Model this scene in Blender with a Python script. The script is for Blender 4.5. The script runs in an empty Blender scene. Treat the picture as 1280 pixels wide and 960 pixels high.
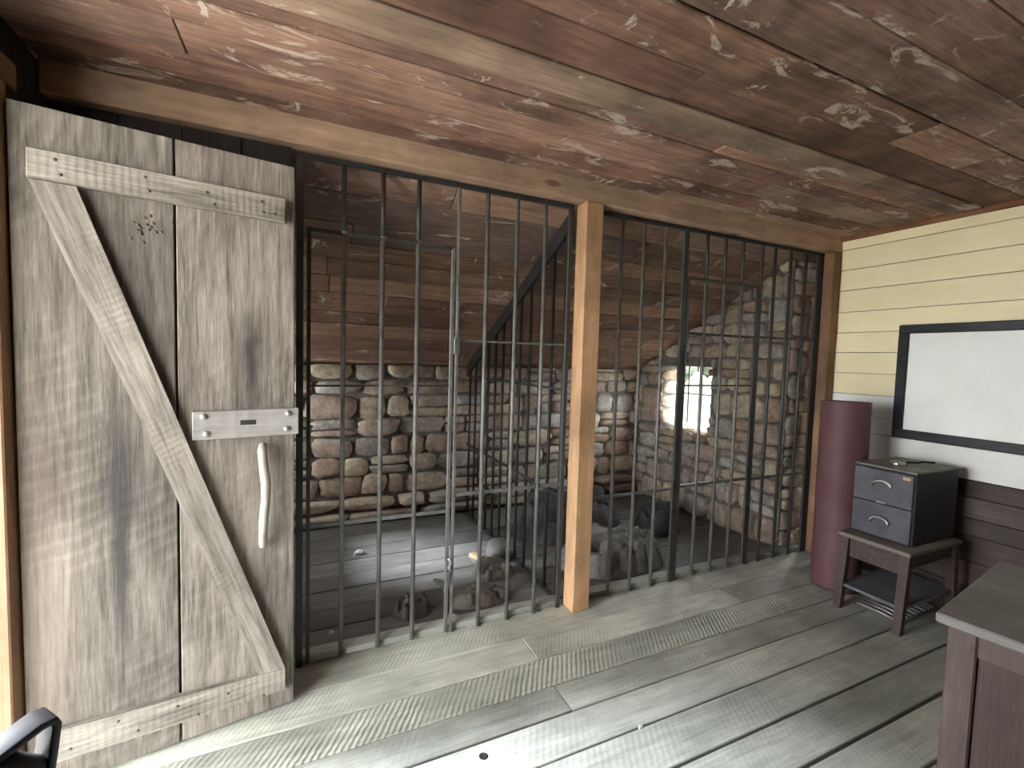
import bpy, math, random
from mathutils import Vector, Matrix, noise

# ------------------------------------------------------------------ camera, world, lights
scene = bpy.context.scene
COL = scene.collection
YAW, PITCH, ROLL, FPX, EYE = 0.4296, 0.0561, 0.0289, 570.66, 1.372

def cam_axes():
    f = Vector((math.sin(YAW)*math.cos(PITCH), math.cos(YAW)*math.cos(PITCH), -math.sin(PITCH)))
    rt = Vector((math.cos(YAW), -math.sin(YAW), 0))
    up = rt.cross(f)
    return math.cos(ROLL)*rt + math.sin(ROLL)*up, -math.sin(ROLL)*rt + math.cos(ROLL)*up, f
R_, U_, F_ = cam_axes()
cd = bpy.data.cameras.new('camera')
cam = bpy.data.objects.new('camera', cd)
COL.objects.link(cam)
m = Matrix((R_, U_, -F_)).transposed().to_4x4()
m.translation = (0, 0, EYE)
cam.matrix_world = m
cd.sensor_width = 36
cd.lens = FPX/1280*36
cd.clip_start = 0.02
cd.clip_end = 300
scene.camera = cam

vs = scene.view_settings
vs.view_transform = 'Standard'
vs.look = 'None'
vs.gamma = 1
vs.use_curve_mapping = False
vs.exposure = 4.8

world = bpy.data.worlds.new('world')
scene.world = world
world.use_nodes = True
wn = world.node_tree.nodes
bg = wn['Background']
bg.inputs[0].default_value = (0.93, 0.96, 1.0, 1)
bg.inputs[1].default_value = 1.0

# hazy sun from the doorway side
sd = bpy.data.lights.new('sun', 'SUN')
sun = bpy.data.objects.new('sun', sd)
COL.objects.link(sun)
sd.energy = 0.75
sd.angle = math.radians(11)
sd.color = (0.80, 0.88, 1.0)
sun.rotation_euler = Vector((0.80, -0.16, -0.50)).to_track_quat('-Z', 'Y').to_euler()

def portal(name, loc, dirv, sx, sy):
    l = bpy.data.lights.new(name, 'AREA')
    l.shape = 'RECTANGLE'
    l.size, l.size_y = sx, sy
    l.cycles.is_portal = True
    o = bpy.data.objects.new(name, l)
    COL.objects.link(o)
    o.location = loc
    o.rotation_euler = Vector(dirv).to_track_quat('-Z', 'Z').to_euler()
    return o

# key dimensions -----------------------------------------------------
D = 2.09            # cell front
XR = 3.52           # right wall
XL = -0.79          # left wall
YB = -1.7           # wall behind the viewer
ZC = 2.30           # ceiling
YC = 3.85           # back wall of the cells
XS = 3.25           # inner face of the stone wall on the right
DOOR_Y0, DOOR_Y1, DOOR_H = 0.62, 1.76, 2.06
CW = (2.90, 3.53, 0.75, 1.345)     # cell window in the stone wall: y0, y1, z0, z1
LW = (3.02, 3.72, 0.78, 1.29)     # window of the other cell, same kind
def roof_z(y): return 2.215 - 0.525*(y - 2.09)

portal('daylight_doorway', (XL-0.16, (DOOR_Y0+DOOR_Y1)/2, DOOR_H/2), (1, 0, 0), DOOR_Y1-DOOR_Y0, DOOR_H)
portal('daylight_cell', (3.56, (CW[0]+CW[1])/2, (CW[2]+CW[3])/2), (-1, 0, 0), CW[1]-CW[0], CW[3]-CW[2])
portal('daylight_cell_far', (XL-0.28, (LW[0]+LW[1])/2, (LW[2]+LW[3])/2), (1, 0, 0), LW[1]-LW[0], LW[3]-LW[2])

# ------------------------------------------------------------------ helpers
rnd = random.Random(7)

def mesh_obj(name, verts, faces, mat, parent=None, smooth=False, loc=(0, 0, 0), rot=None):
    me = bpy.data.meshes.new(name)
    me.from_pydata([tuple(v) for v in verts], [], faces)
    me.update()
    if mat: me.materials.append(mat)
    if smooth:
        for p in me.polygons: p.use_smooth = True
    o = bpy.data.objects.new(name, me)
    COL.objects.link(o)
    o.location = loc
    if rot: o.rotation_euler = rot
    if parent: o.parent = parent
    return o

def share(name, src, parent, loc, rot=None):
    o = bpy.data.objects.new(name, src.data)
    COL.objects.link(o)
    o.location = loc
    if rot: o.rotation_euler = rot
    if parent: o.parent = parent
    return o

def empty(name, loc=(0, 0, 0), rotz=0):
    o = bpy.data.objects.new(name, None)
    COL.objects.link(o)
    o.location = loc
    o.rotation_euler = (0, 0, rotz)
    o.empty_display_size = 0.1
    return o

def tag(o, label, cat, group=None):
    o['label'] = label
    o['category'] = cat
    if group: o['group'] = group
    return o

def struct(o, label=None, cat=None):
    o['kind'] = 'structure'
    if label: o['label'] = label
    if cat: o['category'] = cat
    return o

class MB:
    def __init__(s): s.v = []; s.f = []
    def add(s, v, f):
        n = len(s.v); s.v += [Vector(p) for p in v]; s.f += [tuple(i+n for i in q) for q in f]
        return s
    def box(s, x0, x1, y0, y1, z0, z1, b=0.0, jit=0.0, r=None):
        """box, optionally with chamfered edges (b) and jittered corners"""
        if b <= 0:
            v = [(x, y, z) for x in (x0, x1) for y in (y0, y1) for z in (z0, z1)]
            f = [(0, 1, 3, 2), (4, 6, 7, 5), (0, 4, 5, 1), (2, 3, 7, 6), (0, 2, 6, 4), (1, 5, 7, 3)]
            if jit: v = [tuple(c+(r or rnd).uniform(-jit, jit) for c in p) for p in v]
            return s.add(v, f)
        # chamfered box: 24 verts
        v = []; idx = {}
        for ix, x in enumerate((x0, x1)):
            for iy, y in enumerate((y0, y1)):
                for iz, z in enumerate((z0, z1)):
                    sx, sy, sz = (1 if ix == 0 else -1), (1 if iy == 0 else -1), (1 if iz == 0 else -1)
                    j = [(r or rnd).uniform(-jit, jit) for _ in range(3)] if jit else (0, 0, 0)
                    for a, p in enumerate(((x, y+sy*b, z+sz*b), (x+sx*b, y, z+sz*b), (x+sx*b, y+sy*b, z))):
                        idx[(ix, iy, iz, a)] = len(v)
                        v.append((p[0]+j[0], p[1]+j[1], p[2]+j[2]))
        I = lambda ix, iy, iz, a: idx[(ix, iy, iz, a)]
        f = []
        for ix in (0, 1):
            q = [I(ix, 0, 0, 0), I(ix, 0, 1, 0), I(ix, 1, 1, 0), I(ix, 1, 0, 0)]
            f.append(q if ix == 0 else q[::-1])
        for iy in (0, 1):
            q = [I(0, iy, 0, 1), I(1, iy, 0, 1), I(1, iy, 1, 1), I(0, iy, 1, 1)]
            f.append(q if iy == 0 else q[::-1])
        for iz in (0, 1):
            q = [I(0, 0, iz, 2), I(0, 1, iz, 2), I(1, 1, iz, 2), I(1, 0, iz, 2)]
            f.append(q if iz == 0 else q[::-1])
        for iy in (0, 1):
            for iz in (0, 1): f.append([I(0, iy, iz, 1), I(1, iy, iz, 1), I(1, iy, iz, 2), I(0, iy, iz, 2)])
        for ix in (0, 1):
            for iz in (0, 1): f.append([I(ix, 0, iz, 0), I(ix, 1, iz, 0), I(ix, 1, iz, 2), I(ix, 0, iz, 2)])
        for ix in (0, 1):
            for iy in (0, 1): f.append([I(ix, iy, 0, 0), I(ix, iy, 1, 0), I(ix, iy, 1, 1), I(ix, iy, 0, 1)])
        for ix in (0, 1):
            for iy in (0, 1):
                for iz in (0, 1): f.append([I(ix, iy, iz, 0), I(ix, iy, iz, 1), I(ix, iy, iz, 2)])
        return s.add(v, f)
    def tube(s, pts, rad, n=8, cap=True):
        pts = [Vector(p) for p in pts]
        rads = rad if isinstance(rad, (list, tuple)) else [rad]*len(pts)
        v = []; f = []
        ref = None
        for i, p in enumerate(pts):
            t = (pts[min(i+1, len(pts)-1)] - pts[max(i-1, 0)]).normalized()
            if ref is None:
                ref = Vector((0, 0, 1)) if abs(t.z) < 0.9 else Vector((1, 0, 0))
            a = t.cross(ref).normalized(); b = t.cross(a).normalized()
            ref = b.cross(t) if abs(b.cross(t).length) > 0.5 else ref
            ref = -b
            for k in range(n):
                th = 2*math.pi*k/n
                v.append(p + rads[i]*(math.cos(th)*a + math.sin(th)*b))
        for i in range(len(pts)-1):
            for k in range(n):
                f.append((i*n+k, i*n+(k+1) % n, (i+1)*n+(k+1) % n, (i+1)*n+k))
        if cap:
            f.append(tuple(range(n))[::-1]); f.append(tuple(range((len(pts)-1)*n, len(pts)*n)))
        return s.add(v, f)
    def lathe(s, prof, n=24, c=(0, 0)):
        v = []; f = []
        for r, z in prof:
            for k in range(n):
                th = 2*math.pi*k/n
                v.append((c[0]+r*math.cos(th), c[1]+r*math.sin(th), z))
        for i in range(len(prof)-1):
            for k in range(n):
                f.append((i*n+k, i*n+(k+1) % n, (i+1)*n+(k+1) % n, (i+1)*n+k))
        return s.add(v, f)
    def build(s, name, mat, parent=None, smooth=False, loc=(0, 0, 0), rot=None):
        return mesh_obj(name, s.v, s.f, mat, parent, smooth, loc, rot)

# ------------------------------------------------------------------ materials
def new_mat(name):
    mt = bpy.data.materials.new(name); mt.use_nodes = True
    nt = mt.node_tree
    return mt, nt, nt.nodes['Principled BSDF']

def N(nt, typ, **kw):
    n = nt.nodes.new(typ)
    for k, v in kw.items():
        if k in n.bl_rna.properties.keys(): setattr(n, k, v)
        else: n.inputs[k].default_value = v
    return n

def ramp(nt, stops):
    r = nt.nodes.new('ShaderNodeValToRGB')
    e = r.color_ramp.elements
    while len(e) < len(stops): e.new(0.5)
    for i, (p, c) in enumerate(stops):
        e[i].position = p
        e[i].color = (c[0], c[1], c[2], 1) if not isinstance(c, float) else (c, c, c, 1)
    return r

def mixc(nt, fac, a, b, mode='MIX'):
    n = nt.nodes.new('ShaderNodeMix'); n.data_type = 'RGBA'; n.blend_type = mode
    def put(i, x):
        if hasattr(x, 'links') or hasattr(x, 'is_linked'): nt.links.new(x, n.inputs[i])
        elif isinstance(x, (int, float)): n.inputs[i].default_value = x
        else: n.inputs[i].default_value = (x[0], x[1], x[2], 1)
    put(0, fac); put(6, a); put(7, b)
    return n.outputs[2]

def math_n(nt, op, a, b=None, clamp=False):
    n = nt.nodes.new('ShaderNodeMath'); n.operation = op; n.use_clamp = clamp
    for i, x in enumerate((a, b)):
        if x is None: continue
        if isinstance(x, (int, float)): n.inputs[i].default_value = x
        else: nt.links.new(x, n.inputs[i])
    return n.outputs[0]

def coords(nt, randomise=True):
    tc = nt.nodes.new('ShaderNodeTexCoord')
    oi = nt.nodes.new('ShaderNodeObjectInfo')
    if not randomise: return tc.outputs['Object'], oi
    sc = nt.nodes.new('ShaderNodeVectorMath'); sc.operation = 'SCALE'
    sc.inputs[0].default_value = (37.1, 53.7, 71.3)
    nt.links.new(oi.outputs['Random'], sc.inputs['Scale'])
    ad = nt.nodes.new('ShaderNodeVectorMath'); ad.operation = 'ADD'
    nt.links.new(tc.outputs['Object'], ad.inputs[0]); nt.links.new(sc.outputs[0], ad.inputs[1])
    return ad.outputs[0], oi

def mapping(nt, vec, scale, loc=(0, 0, 0), rot=(0, 0, 0)):
    mp = nt.nodes.new('ShaderNodeMapping')
    mp.inputs['Scale'].default_value = scale; mp.inputs['Location'].default_value = loc
    mp.inputs['Rotation'].default_value = rot
    nt.links.new(vec, mp.inputs['Vector'])
    return mp.outputs[0]

def tex_noise(nt, vec, scale, detail=4, rough=0.55, dist=0.0):
    n = N(nt, 'ShaderNodeTexNoise', Scale=scale, Detail=detail, Roughness=rough, Distortion=dist)
    nt.links.new(vec, n.inputs['Vector'])
    return n.outputs['Fac']

def wood(name, dark, light, axis='X', rough=0.75, var=0.35, grain=1.0, stretch=14.0, saw=0.0, saw_scale=22.0,
         saw_tilt=0.35, patch=None, patch_cut=0.62, tint=None, bump=0.35, stains=(), arcs=None, random_off=True, knots=0.0, smear=None, blotch=(0.62, 1.18), saw_col=1.0):
    mt, nt, bs = new_mat(name)
    vec, oi = coords(nt, random_off)
    raw, _ = coords(nt, False)
    s = {'X': (1, stretch, stretch), 'Y': (stretch, 1, stretch), 'Z': (stretch, stretch, 1)}[axis]
    g = tex_noise(nt, mapping(nt, vec, s), 2.2*grain, 6, 0.62, 0.4)
    fine = tex_noise(nt, mapping(nt, vec, tuple(c*3 for c in s)), 3.0*grain, 6, 0.7)
    big = tex_noise(nt, vec, 2.3, 4, 0.6)
    gm = math_n(nt, 'ADD', math_n(nt, 'MULTIPLY', g, 0.55), math_n(nt, 'MULTIPLY', fine, 0.45))
    rp = ramp(nt, [(0.34, dark), (0.66, light)])
    nt.links.new(gm, rp.inputs[0])
    col = rp.outputs[0]
    # large blotches
    bl = ramp(nt, [(0.32, blotch[0]), (0.68, blotch[1])]); nt.links.new(big, bl.inputs[0])
    col = mixc(nt, 1.0, col, bl.outputs[0], 'MULTIPLY')
    if tint:
        tr = ramp(nt, [(i/(len(tint)-1) if len(tint) > 1 else 0, c) for i, c in enumerate(tint)])
        tr.color_ramp.interpolation = 'CONSTANT' if len(tint) > 3 else 'LINEAR'
        nt.links.new(oi.outputs['Random'], tr.inputs[0])
        col = mixc(nt, 1.0, col, tr.outputs[0], 'MULTIPLY')
    # per piece brightness
    wv = nt.nodes.new('ShaderNodeTexWhiteNoise'); wv.noise_dimensions = '1D'
    nt.links.new(math_n(nt, 'MULTIPLY', oi.outputs['Random'], 917.0), wv.inputs['W'])
    mr = N(nt, 'ShaderNodeMapRange'); mr.inputs['To Min'].default_value = 1-var; mr.inputs['To Max'].default_value = 1+var
    nt.links.new(wv.outputs['Value'], mr.inputs['Value'])
    hsv = nt.nodes.new('ShaderNodeHueSaturation'); nt.links.new(col, hsv.inputs['Color']); nt.links.new(mr.outputs[0], hsv.inputs['Value'])
    col = hsv.outputs[0]
    height = gm
    if saw or arcs:
        w = nt.nodes.new('ShaderNodeTexWave')
        w.inputs['Distortion'].default_value = 1.6; w.inputs['Detail'].default_value = 2; w.inputs['Detail Scale'].default_value = 1.5
        if arcs:
            w.wave_type = 'RINGS'; w.rings_direction = 'Y'
            nt.links.new(mapping(nt, raw, (1, 1, 1), loc=arcs), w.inputs['Vector'])
            w.inputs['Scale'].default_value = saw_scale; w.inputs['Distortion'].default_value = 2.5
        else:
            w.wave_type = 'BANDS'; w.bands_direction = axis
            nt.links.new(mapping(nt, vec, (1, 1, 1), rot={'X': (0, 0, saw_tilt), 'Y': (0, 0, saw_tilt), 'Z': (0, saw_tilt, 0)}[axis]), w.inputs['Vector'])
            w.inputs['Scale'].default_value = saw_scale
        fade = tex_noise(nt, vec, 3.1, 2)
        fr = ramp(nt, [(0.38, 0.12), (0.62, 1.0)]); nt.links.new(fade, fr.inputs[0])
        sw = math_n(nt, 'MULTIPLY', w.outputs['Fac'], fr.outputs[0])
        amp = saw or 0.5
        height = math_n(nt, 'ADD', gm, math_n(nt, 'MULTIPLY', sw, amp))
        sr = ramp(nt, [(0.45, 1.0-0.10*amp*saw_col), (1.0, 1.0+0.30*amp*saw_col)]); nt.links.new(sw, sr.inputs[0])
        col = mixc(nt, 1.0, col, sr.outputs[0], 'MULTIPLY')
    if patch:
        pn = tex_noise(nt, mapping(nt, vec, {'X': (1.6, 4.5, 4.5), 'Y': (4.5, 1.6, 4.5), 'Z': (4.5, 4.5, 1.6)}[axis]), 1.9, 6, 0.72, 0.8)
        pr = ramp(nt, [(patch_cut, 0.0), (patch_cut+0.05, 0.8)]); nt.links.new(pn, pr.inputs[0])
        col = mixc(nt, pr.outputs[0], col, patch)
    if smear:       # short pale paint smears running across the boards
        sn = tex_noise(nt, mapping(nt, vec, (9.0, 3.0, 3.0)), 1.3, 5, 0.7, 0.3)
        s2 = tex_noise(nt, vec, 1.7, 2)
        sr2 = ramp(nt, [(0.63, 0.0), (0.66, 0.75)]); nt.links.new(sn, sr2.inputs[0])
        s3 = ramp(nt, [(0.5, 0.0), (0.56, 1.0)]); nt.links.new(s2, s3.inputs[0])
        col = mixc(nt, math_n(nt, 'MULTIPLY', sr2.outputs[0], s3.outputs[0]), col, smear)
    if knots:
        vo = nt.nodes.new('ShaderNodeTexVoronoi'); vo.inputs['Scale'].default_value = 3.0
        nt.links.new(mapping(nt, vec, {'X': (0.6, 1.6, 1.6), 'Y': (1.6, 0.6, 1.6), 'Z': (1.6, 1.6, 0.6)}[axis]), vo.inputs['Vector'])
        kr = ramp(nt, [(0.05, knots), (0.11, 0.0)]); nt.links.new(vo.outputs['Distance'], kr.inputs[0])
        col = mixc(nt, kr.outputs[0], col, tuple(c*0.3 for c in dark))
    for (cx, cz, sx, sz, amt, c) in stains:    # dark weather stains, own shape, in the thing's own coordinates
        sp = nt.nodes.new('ShaderNodeSeparateXYZ')
        wob = tex_noise(nt, mapping(nt, raw, (3, 3, 3)), 3, 3)
        nt.links.new(raw, sp.inputs[0])
        dx = math_n(nt, 'DIVIDE', math_n(nt, 'SUBTRACT', math_n(nt, 'ADD', sp.outputs[0], math_n(nt, 'MULTIPLY', math_n(nt, 'SUBTRACT', wob, 0.5), 0.06)), cx), sx)
        dz = math_n(nt, 'DIVIDE', math_n(nt, 'SUBTRACT', sp.outputs[2], cz), sz)
        d2 = math_n(nt, 'ADD', math_n(nt, 'MULTIPLY', dx, dx), math_n(nt, 'MULTIPLY', dz, dz))
        e = math_n(nt, 'MULTIPLY', math_n(nt, 'EXPONENT', math_n(nt, 'MULTIPLY', d2, -1.0)), amt, True)
        col = mixc(nt, e, col, c)
    nt.links.new(col, bs.inputs['Base Color'])
    bs.inputs['Roughness'].default_value = rough
    bs.inputs['Specular IOR Level'].default_value = 0.3
    bp = N(nt, 'ShaderNodeBump', Strength=bump, Distance=0.006)
    nt.links.new(height, bp.inputs['Height']); nt.links.new(bp.outputs[0], bs.inputs['Normal'])
    return mt

def metal(name, c, rough=0.5, metallic=0.5, var=0.35, scale=14):
    mt, nt, bs = new_mat(name)
    vec, oi = coords(nt)
    n = tex_noise(nt, vec, scale, 5, 0.65)
    rp = ramp(nt, [(0.32, tuple(x*(1-var) for x in c)), (0.68, tuple(x*(1+var) for x in c))])
    nt.links.new(n, rp.inputs[0]); nt.links.new(rp.outputs[0], bs.inputs['Base Color'])
    rr = ramp(nt, [(0.3, max(rough-0.12, 0.05)), (0.7, min(rough+0.15, 1.0))]); nt.links.new(n, rr.inputs[0])
    nt.links.new(rr.outputs[0], bs.inputs['Roughness'])
    bs.inputs['Metallic'].default_value = metallic
    bp = N(nt, 'ShaderNodeBump', Strength=0.15, Distance=0.003)
    nt.links.new(n, bp.inputs['Height']); nt.links.new(bp.outputs[0], bs.inputs['Normal'])
    return mt

def paint(name, c, c2, rough=0.6, scale=6, bump=0.1, lo=0.35, hi=0.65):
    mt, nt, bs = new_mat(name)
    vec, oi = coords(nt)
    n = tex_noise(nt, vec, scale, 6, 0.65)
    rp = ramp(nt, [(lo, c), (hi, c2)])
    nt.links.new(n, rp.inputs[0]); nt.links.new(rp.outputs[0], bs.inputs['Base Color'])
    bs.inputs['Roughness'].default_value = rough
    bs.inputs['Specular IOR Level'].default_value = 0.35
    bp = N(nt, 'ShaderNodeBump', Strength=bump, Distance=0.004)
    nt.links.new(n, bp.inputs['Height']); nt.links.new(bp.outputs[0], bs.inputs['Normal'])
    return mt

def stone_mat():
    mt, nt, bs = new_mat('field_stone')
    vec, oi = coords(nt)
    n1 = tex_noise(nt, vec, 7, 6, 0.7); n2 = tex_noise(nt, vec, 30, 5, 0.7)
    tr = ramp(nt, [(0.0, (0.40, 0.30, 0.225)), (0.16, (0.50, 0.42, 0.32)), (0.34, (0.42, 0.38, 0.32)), (0.5, (0.54, 0.47, 0.36)),
                   (0.64, (0.42, 0.33, 0.265)), (0.78, (0.46, 0.435, 0.39)), (0.93, (0.52, 0.45, 0.32))])
    tr.color_ramp.interpolation = 'CONSTANT'
    nt.links.new(oi.outputs['Random'], tr.inputs[0])
    rp = ramp(nt, [(0.3, (0.55, 0.52, 0.5)), (0.55, (1.0, 1.0, 1.0)), (0.75, (1.35, 1.3, 1.22))])
    nt.links.new(n1, rp.inputs[0])
    col = mixc(nt, 1.0, tr.outputs[0], rp.outputs[0], 'MULTIPLY')
    r2 = ramp(nt, [(0.35, 0.75), (0.65, 1.2)]); nt.links.new(n2, r2.inputs[0])
    col = mixc(nt, 1.0, col, r2.outputs[0], 'MULTIPLY')
    nt.links.new(col, bs.inputs['Base Color'])
    bs.inputs['Roughness'].default_value = 0.9
    bs.inputs['Specular IOR Level'].default_value = 0.2
    h = math_n(nt, 'ADD', n1, math_n(nt, 'MULTIPLY', n2, 0.5))
    bp = N(nt, 'ShaderNodeBump', Strength=0.7, Distance=0.012)
    nt.links.new(h, bp.inputs['Height']); nt.links.new(bp.outputs[0], bs.inputs['Normal'])
    return mt

def cloth(name, c, c2, weave=90):
    mt, nt, bs = new_mat(name)
    vec, oi = coords(nt)
    n = tex_noise(nt, vec, 5, 5, 0.65); w = tex_noise(nt, vec, weave, 2, 0.6)
    rp = ramp(nt, [(0.35, c), (0.65, c2)]); nt.links.new(n, rp.inputs[0])
    r2 = ramp(nt, [(0.3, 0.82), (0.7, 1.15)]); nt.links.new(w, r2.inputs[0])
    nt.links.new(mixc(nt, 1.0, rp.outputs[0], r2.outputs[0], 'MULTIPLY'), bs.inputs['Base Color'])
    bs.inputs['Roughness'].default_value = 0.95; bs.inputs['Specular IOR Level'].default_value = 0.1
    bp = N(nt, 'ShaderNodeBump', Strength=0.35, Distance=0.004)
    nt.links.new(w, bp.inputs['Height']); nt.links.new(bp.outputs[0], bs.inputs['Normal'])
    return mt

M = {}
M['floor'] = wood('weathered_floor_plank', (0.266, 0.272, 0.23), (0.494, 0.502, 0.432), 'X', 0.62, 0.14, saw=0.22, saw_scale=13, saw_tilt=0.5, bump=0.3)
M['floor_saw'] = wood('sawn_floor_plank', (0.314, 0.32, 0.266), (0.539, 0.55, 0.465), 'X', 0.62, 0.08, saw=0.8, saw_scale=15, saw_tilt=0.55, bump=0.55)
M['floor_pale_lit'] = wood('pale_lit_floor_plank', (0.352, 0.358, 0.298), (0.604, 0.616, 0.521), 'X', 0.62, 0.08, saw=0.25, saw_scale=17, saw_tilt=0.55, bump=0.55)  # paler boards, lifted further to stand in for light near the gate
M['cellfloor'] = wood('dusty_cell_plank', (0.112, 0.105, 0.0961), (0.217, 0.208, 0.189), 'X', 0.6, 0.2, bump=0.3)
M['under'] = paint('dark_underfloor', (0.015, 0.013, 0.012), (0.03, 0.027, 0.025))
M['ceil'] = wood('old_ceiling_board', (0.145, 0.0889, 0.068), (0.378, 0.255, 0.196), 'X', 0.8, 0.2, patch=(0.56, 0.46, 0.38), patch_cut=0.57, smear=(0.66, 0.58, 0.50),
                 tint=[(1.05, 0.95, 0.88), (0.9, 0.9, 0.9), (1.15, 1.0, 0.88), (0.95, 0.80, 0.72), (1.1, 1.05, 1.0), (0.85, 0.77, 0.72), (1.0, 0.96, 0.92)], bump=0.4, blotch=(0.42, 1.3))
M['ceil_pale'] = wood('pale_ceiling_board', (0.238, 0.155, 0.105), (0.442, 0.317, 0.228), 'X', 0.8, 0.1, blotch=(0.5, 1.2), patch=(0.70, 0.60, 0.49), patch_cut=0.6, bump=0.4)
M['ceil_red'] = wood('red_brown_ceiling_board', (0.123, 0.064, 0.0451), (0.279, 0.156, 0.107), 'X', 0.8, 0.12, blotch=(0.4, 1.25), patch=(0.46, 0.33, 0.25), patch_cut=0.64, bump=0.4)
M['roof'] = wood('lean_to_roof_board', (0.165, 0.113, 0.0911), (0.364, 0.269, 0.217), 'X', 0.85, 0.3, patch=(0.56, 0.47, 0.39), patch_cut=0.60, smear=(0.60, 0.52, 0.44),
                 tint=[(1.0, 0.86, 0.78), (0.9, 0.86, 0.84), (1.1, 0.95, 0.8), (0.95, 0.75, 0.68), (1.1, 1.05, 1.0)])
M['beam'] = wood('pine_beam', (0.357, 0.23, 0.145), (0.578, 0.408, 0.281), 'X', 0.7, 0.1, stretch=9, bump=0.25, knots=0.8)
M['post'] = wood('pine_post', (0.40, 0.225, 0.108), (0.62, 0.385, 0.215), 'Z', 0.65, 0.06, stretch=10, bump=0.2, knots=0.6)
M['jamb'] = wood('orange_jamb', (0.20, 0.105, 0.055), (0.33, 0.195, 0.115), 'Z', 0.7, 0.1)
M['trim_dark'] = wood('dark_red_trim', (0.16, 0.065, 0.03), (0.30, 0.14, 0.07), 'Y', 0.7, 0.1)
DK = (0.045, 0.042, 0.038)
M['door_a'] = wood('barn_board_wide', (0.0514, 0.0443, 0.0358), (0.248, 0.224, 0.186), 'Z', 0.85, 0.05, saw=0.5, saw_scale=6.5, arcs=(0.3, 0, -2.1), bump=0.6,
                   stains=((0.226, 0.78, 0.026, 0.34, 1.15, DK), (0.222, 0.96, 0.034, 0.14, 0.8, DK), (0.05, 0.5, 0.06, 0.6, 0.3, (0.32, 0.24, 0.18))))
M['door_b'] = wood('barn_board_narrow', (0.0715, 0.0614, 0.0482), (0.341, 0.302, 0.25), 'Z', 0.85, 0.05, saw=0.3, saw_scale=6.5, arcs=(0.5, 0, -2.4), bump=0.6,
                   stains=((0.588, 1.33, 0.024, 0.17, 1.1, DK), (0.60, 0.85, 0.05, 0.30, 0.45, (0.12, 0.10, 0.085)), (0.66, 0.55, 0.05, 0.25, 0.3, DK)))
M['brace'] = wood('barn_brace', (0.0884, 0.0774, 0.0625), (0.374, 0.338, 0.28), 'Z', 0.85, 0.07, saw=0.4, saw_scale=16, saw_tilt=0.2, bump=0.5)
M['ledger'] = wood('barn_ledger', (0.0969, 0.0852, 0.0696), (0.391, 0.359, 0.299), 'X', 0.85, 0.07, saw=0.25, saw_scale=16, saw_tilt=0.2, bump=0.5)
M['peeled'] = paint('peeled_branch', (0.304, 0.272, 0.224), (0.432, 0.4, 0.352), 0.6, 12)
M['latch'] = wood('latch_board', (0.255, 0.24, 0.217), (0.39, 0.375, 0.345), 'X', 0.7, 0.03, saw=0.35, saw_scale=9, saw_tilt=0.6)
M['nail'] = metal('rusty_nail', (0.10, 0.09, 0.08), 0.7, 0.5)
M['bolt'] = metal('bright_bolt', (0.42, 0.41, 0.38), 0.45, 0.7)
M['iron'] = metal('iron_bar', (0.15, 0.149, 0.139), 0.5, 0.35, 0.35)
M['iron_dark'] = metal('dark_iron', (0.0553, 0.0565, 0.052), 0.5, 0.4, 0.35)
M['iron_black'] = metal('black_iron', (0.03, 0.03, 0.03), 0.6, 0.3)
M['bright'] = metal('bright_metal', (0.6, 0.6, 0.58), 0.3, 0.9, 0.2)
M['stone'] = stone_mat()
M['rock'] = paint('grey_rock', (0.12, 0.115, 0.105), (0.22, 0.21, 0.19), 0.9, 9, 0.6)
M['mortar'] = paint('old_mortar', (0.109, 0.0975, 0.0819), (0.234, 0.211, 0.183), 0.95, 12, 0.6)
M['cream'] = wood('cream_painted_board', (0.90, 0.79, 0.49), (0.97, 0.87, 0.57), 'Y', 0.5, 0.03, bump=0.08, blotch=(0.93, 1.03))
M['white'] = wood('cool_light_white_board', (0.82, 0.81, 0.76), (0.90, 0.89, 0.84), 'Y', 0.55, 0.03, bump=0.08, blotch=(0.93, 1.03))  # cooler light on the lower wall put into this whiter tone
M['wains'] = wood('dark_wainscot', (0.056, 0.0464, 0.0416), (0.124, 0.106, 0.096), 'Y', 0.65, 0.25,
                  tint=[(1.0, 0.97, 0.93), (1.1, 0.9, 0.86), (0.85, 0.8, 0.77)])
M['plank_wall'] = wood('brown_wall_plank', (0.16, 0.105, 0.075), (0.33, 0.235, 0.17), 'Z', 0.8, 0.2)
M['shade_plank'] = wood('shade_dark_wall_plank', (0.016, 0.014, 0.014), (0.04, 0.034, 0.032), 'Z', 0.8, 0.2)  # near-black puts the shade of the door corner into the board colour
M['back_wall'] = wood('back_wall_board', (0.07, 0.052, 0.04), (0.15, 0.115, 0.085), 'X', 0.7, 0.05)
M['frame'] = wood('black_frame', (0.012, 0.013, 0.015), (0.04, 0.043, 0.048), 'Y', 0.4, 0.05, bump=0.1)
M['panel'] = paint('white_panel', (0.86, 0.88, 0.80), (0.93, 0.95, 0.90), 0.25, 2.5, 0.02)
M['red_roll'] = paint('dull_red_roll', (0.088, 0.037, 0.040), (0.125, 0.058, 0.062), 0.6, 5, 0.06)
M['red_dark'] = paint('dark_red_inside', (0.05, 0.018, 0.02), (0.08, 0.03, 0.03), 0.8, 8)
M['cab'] = paint('dark_slate_paint', (0.0562, 0.054, 0.066), (0.101, 0.0975, 0.112), 0.45, 8, 0.08)
M['cab_top'] = paint('worn_cabinet_top', (0.117, 0.113, 0.099), (0.216, 0.207, 0.18), 0.5, 8, 0.08)
M['stand'] = wood('dark_brown_stand', (0.0488, 0.0338, 0.03), (0.112, 0.0788, 0.0675), 'X', 0.55, 0.1)
M['stand_top'] = wood('worn_stand_top', (0.12, 0.1, 0.084), (0.24, 0.208, 0.184), 'Y', 0.55, 0.1)
M['shelf'] = wood('slate_shelf', (0.096, 0.096, 0.112), (0.184, 0.184, 0.208), 'Y', 0.5, 0.1)
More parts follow.
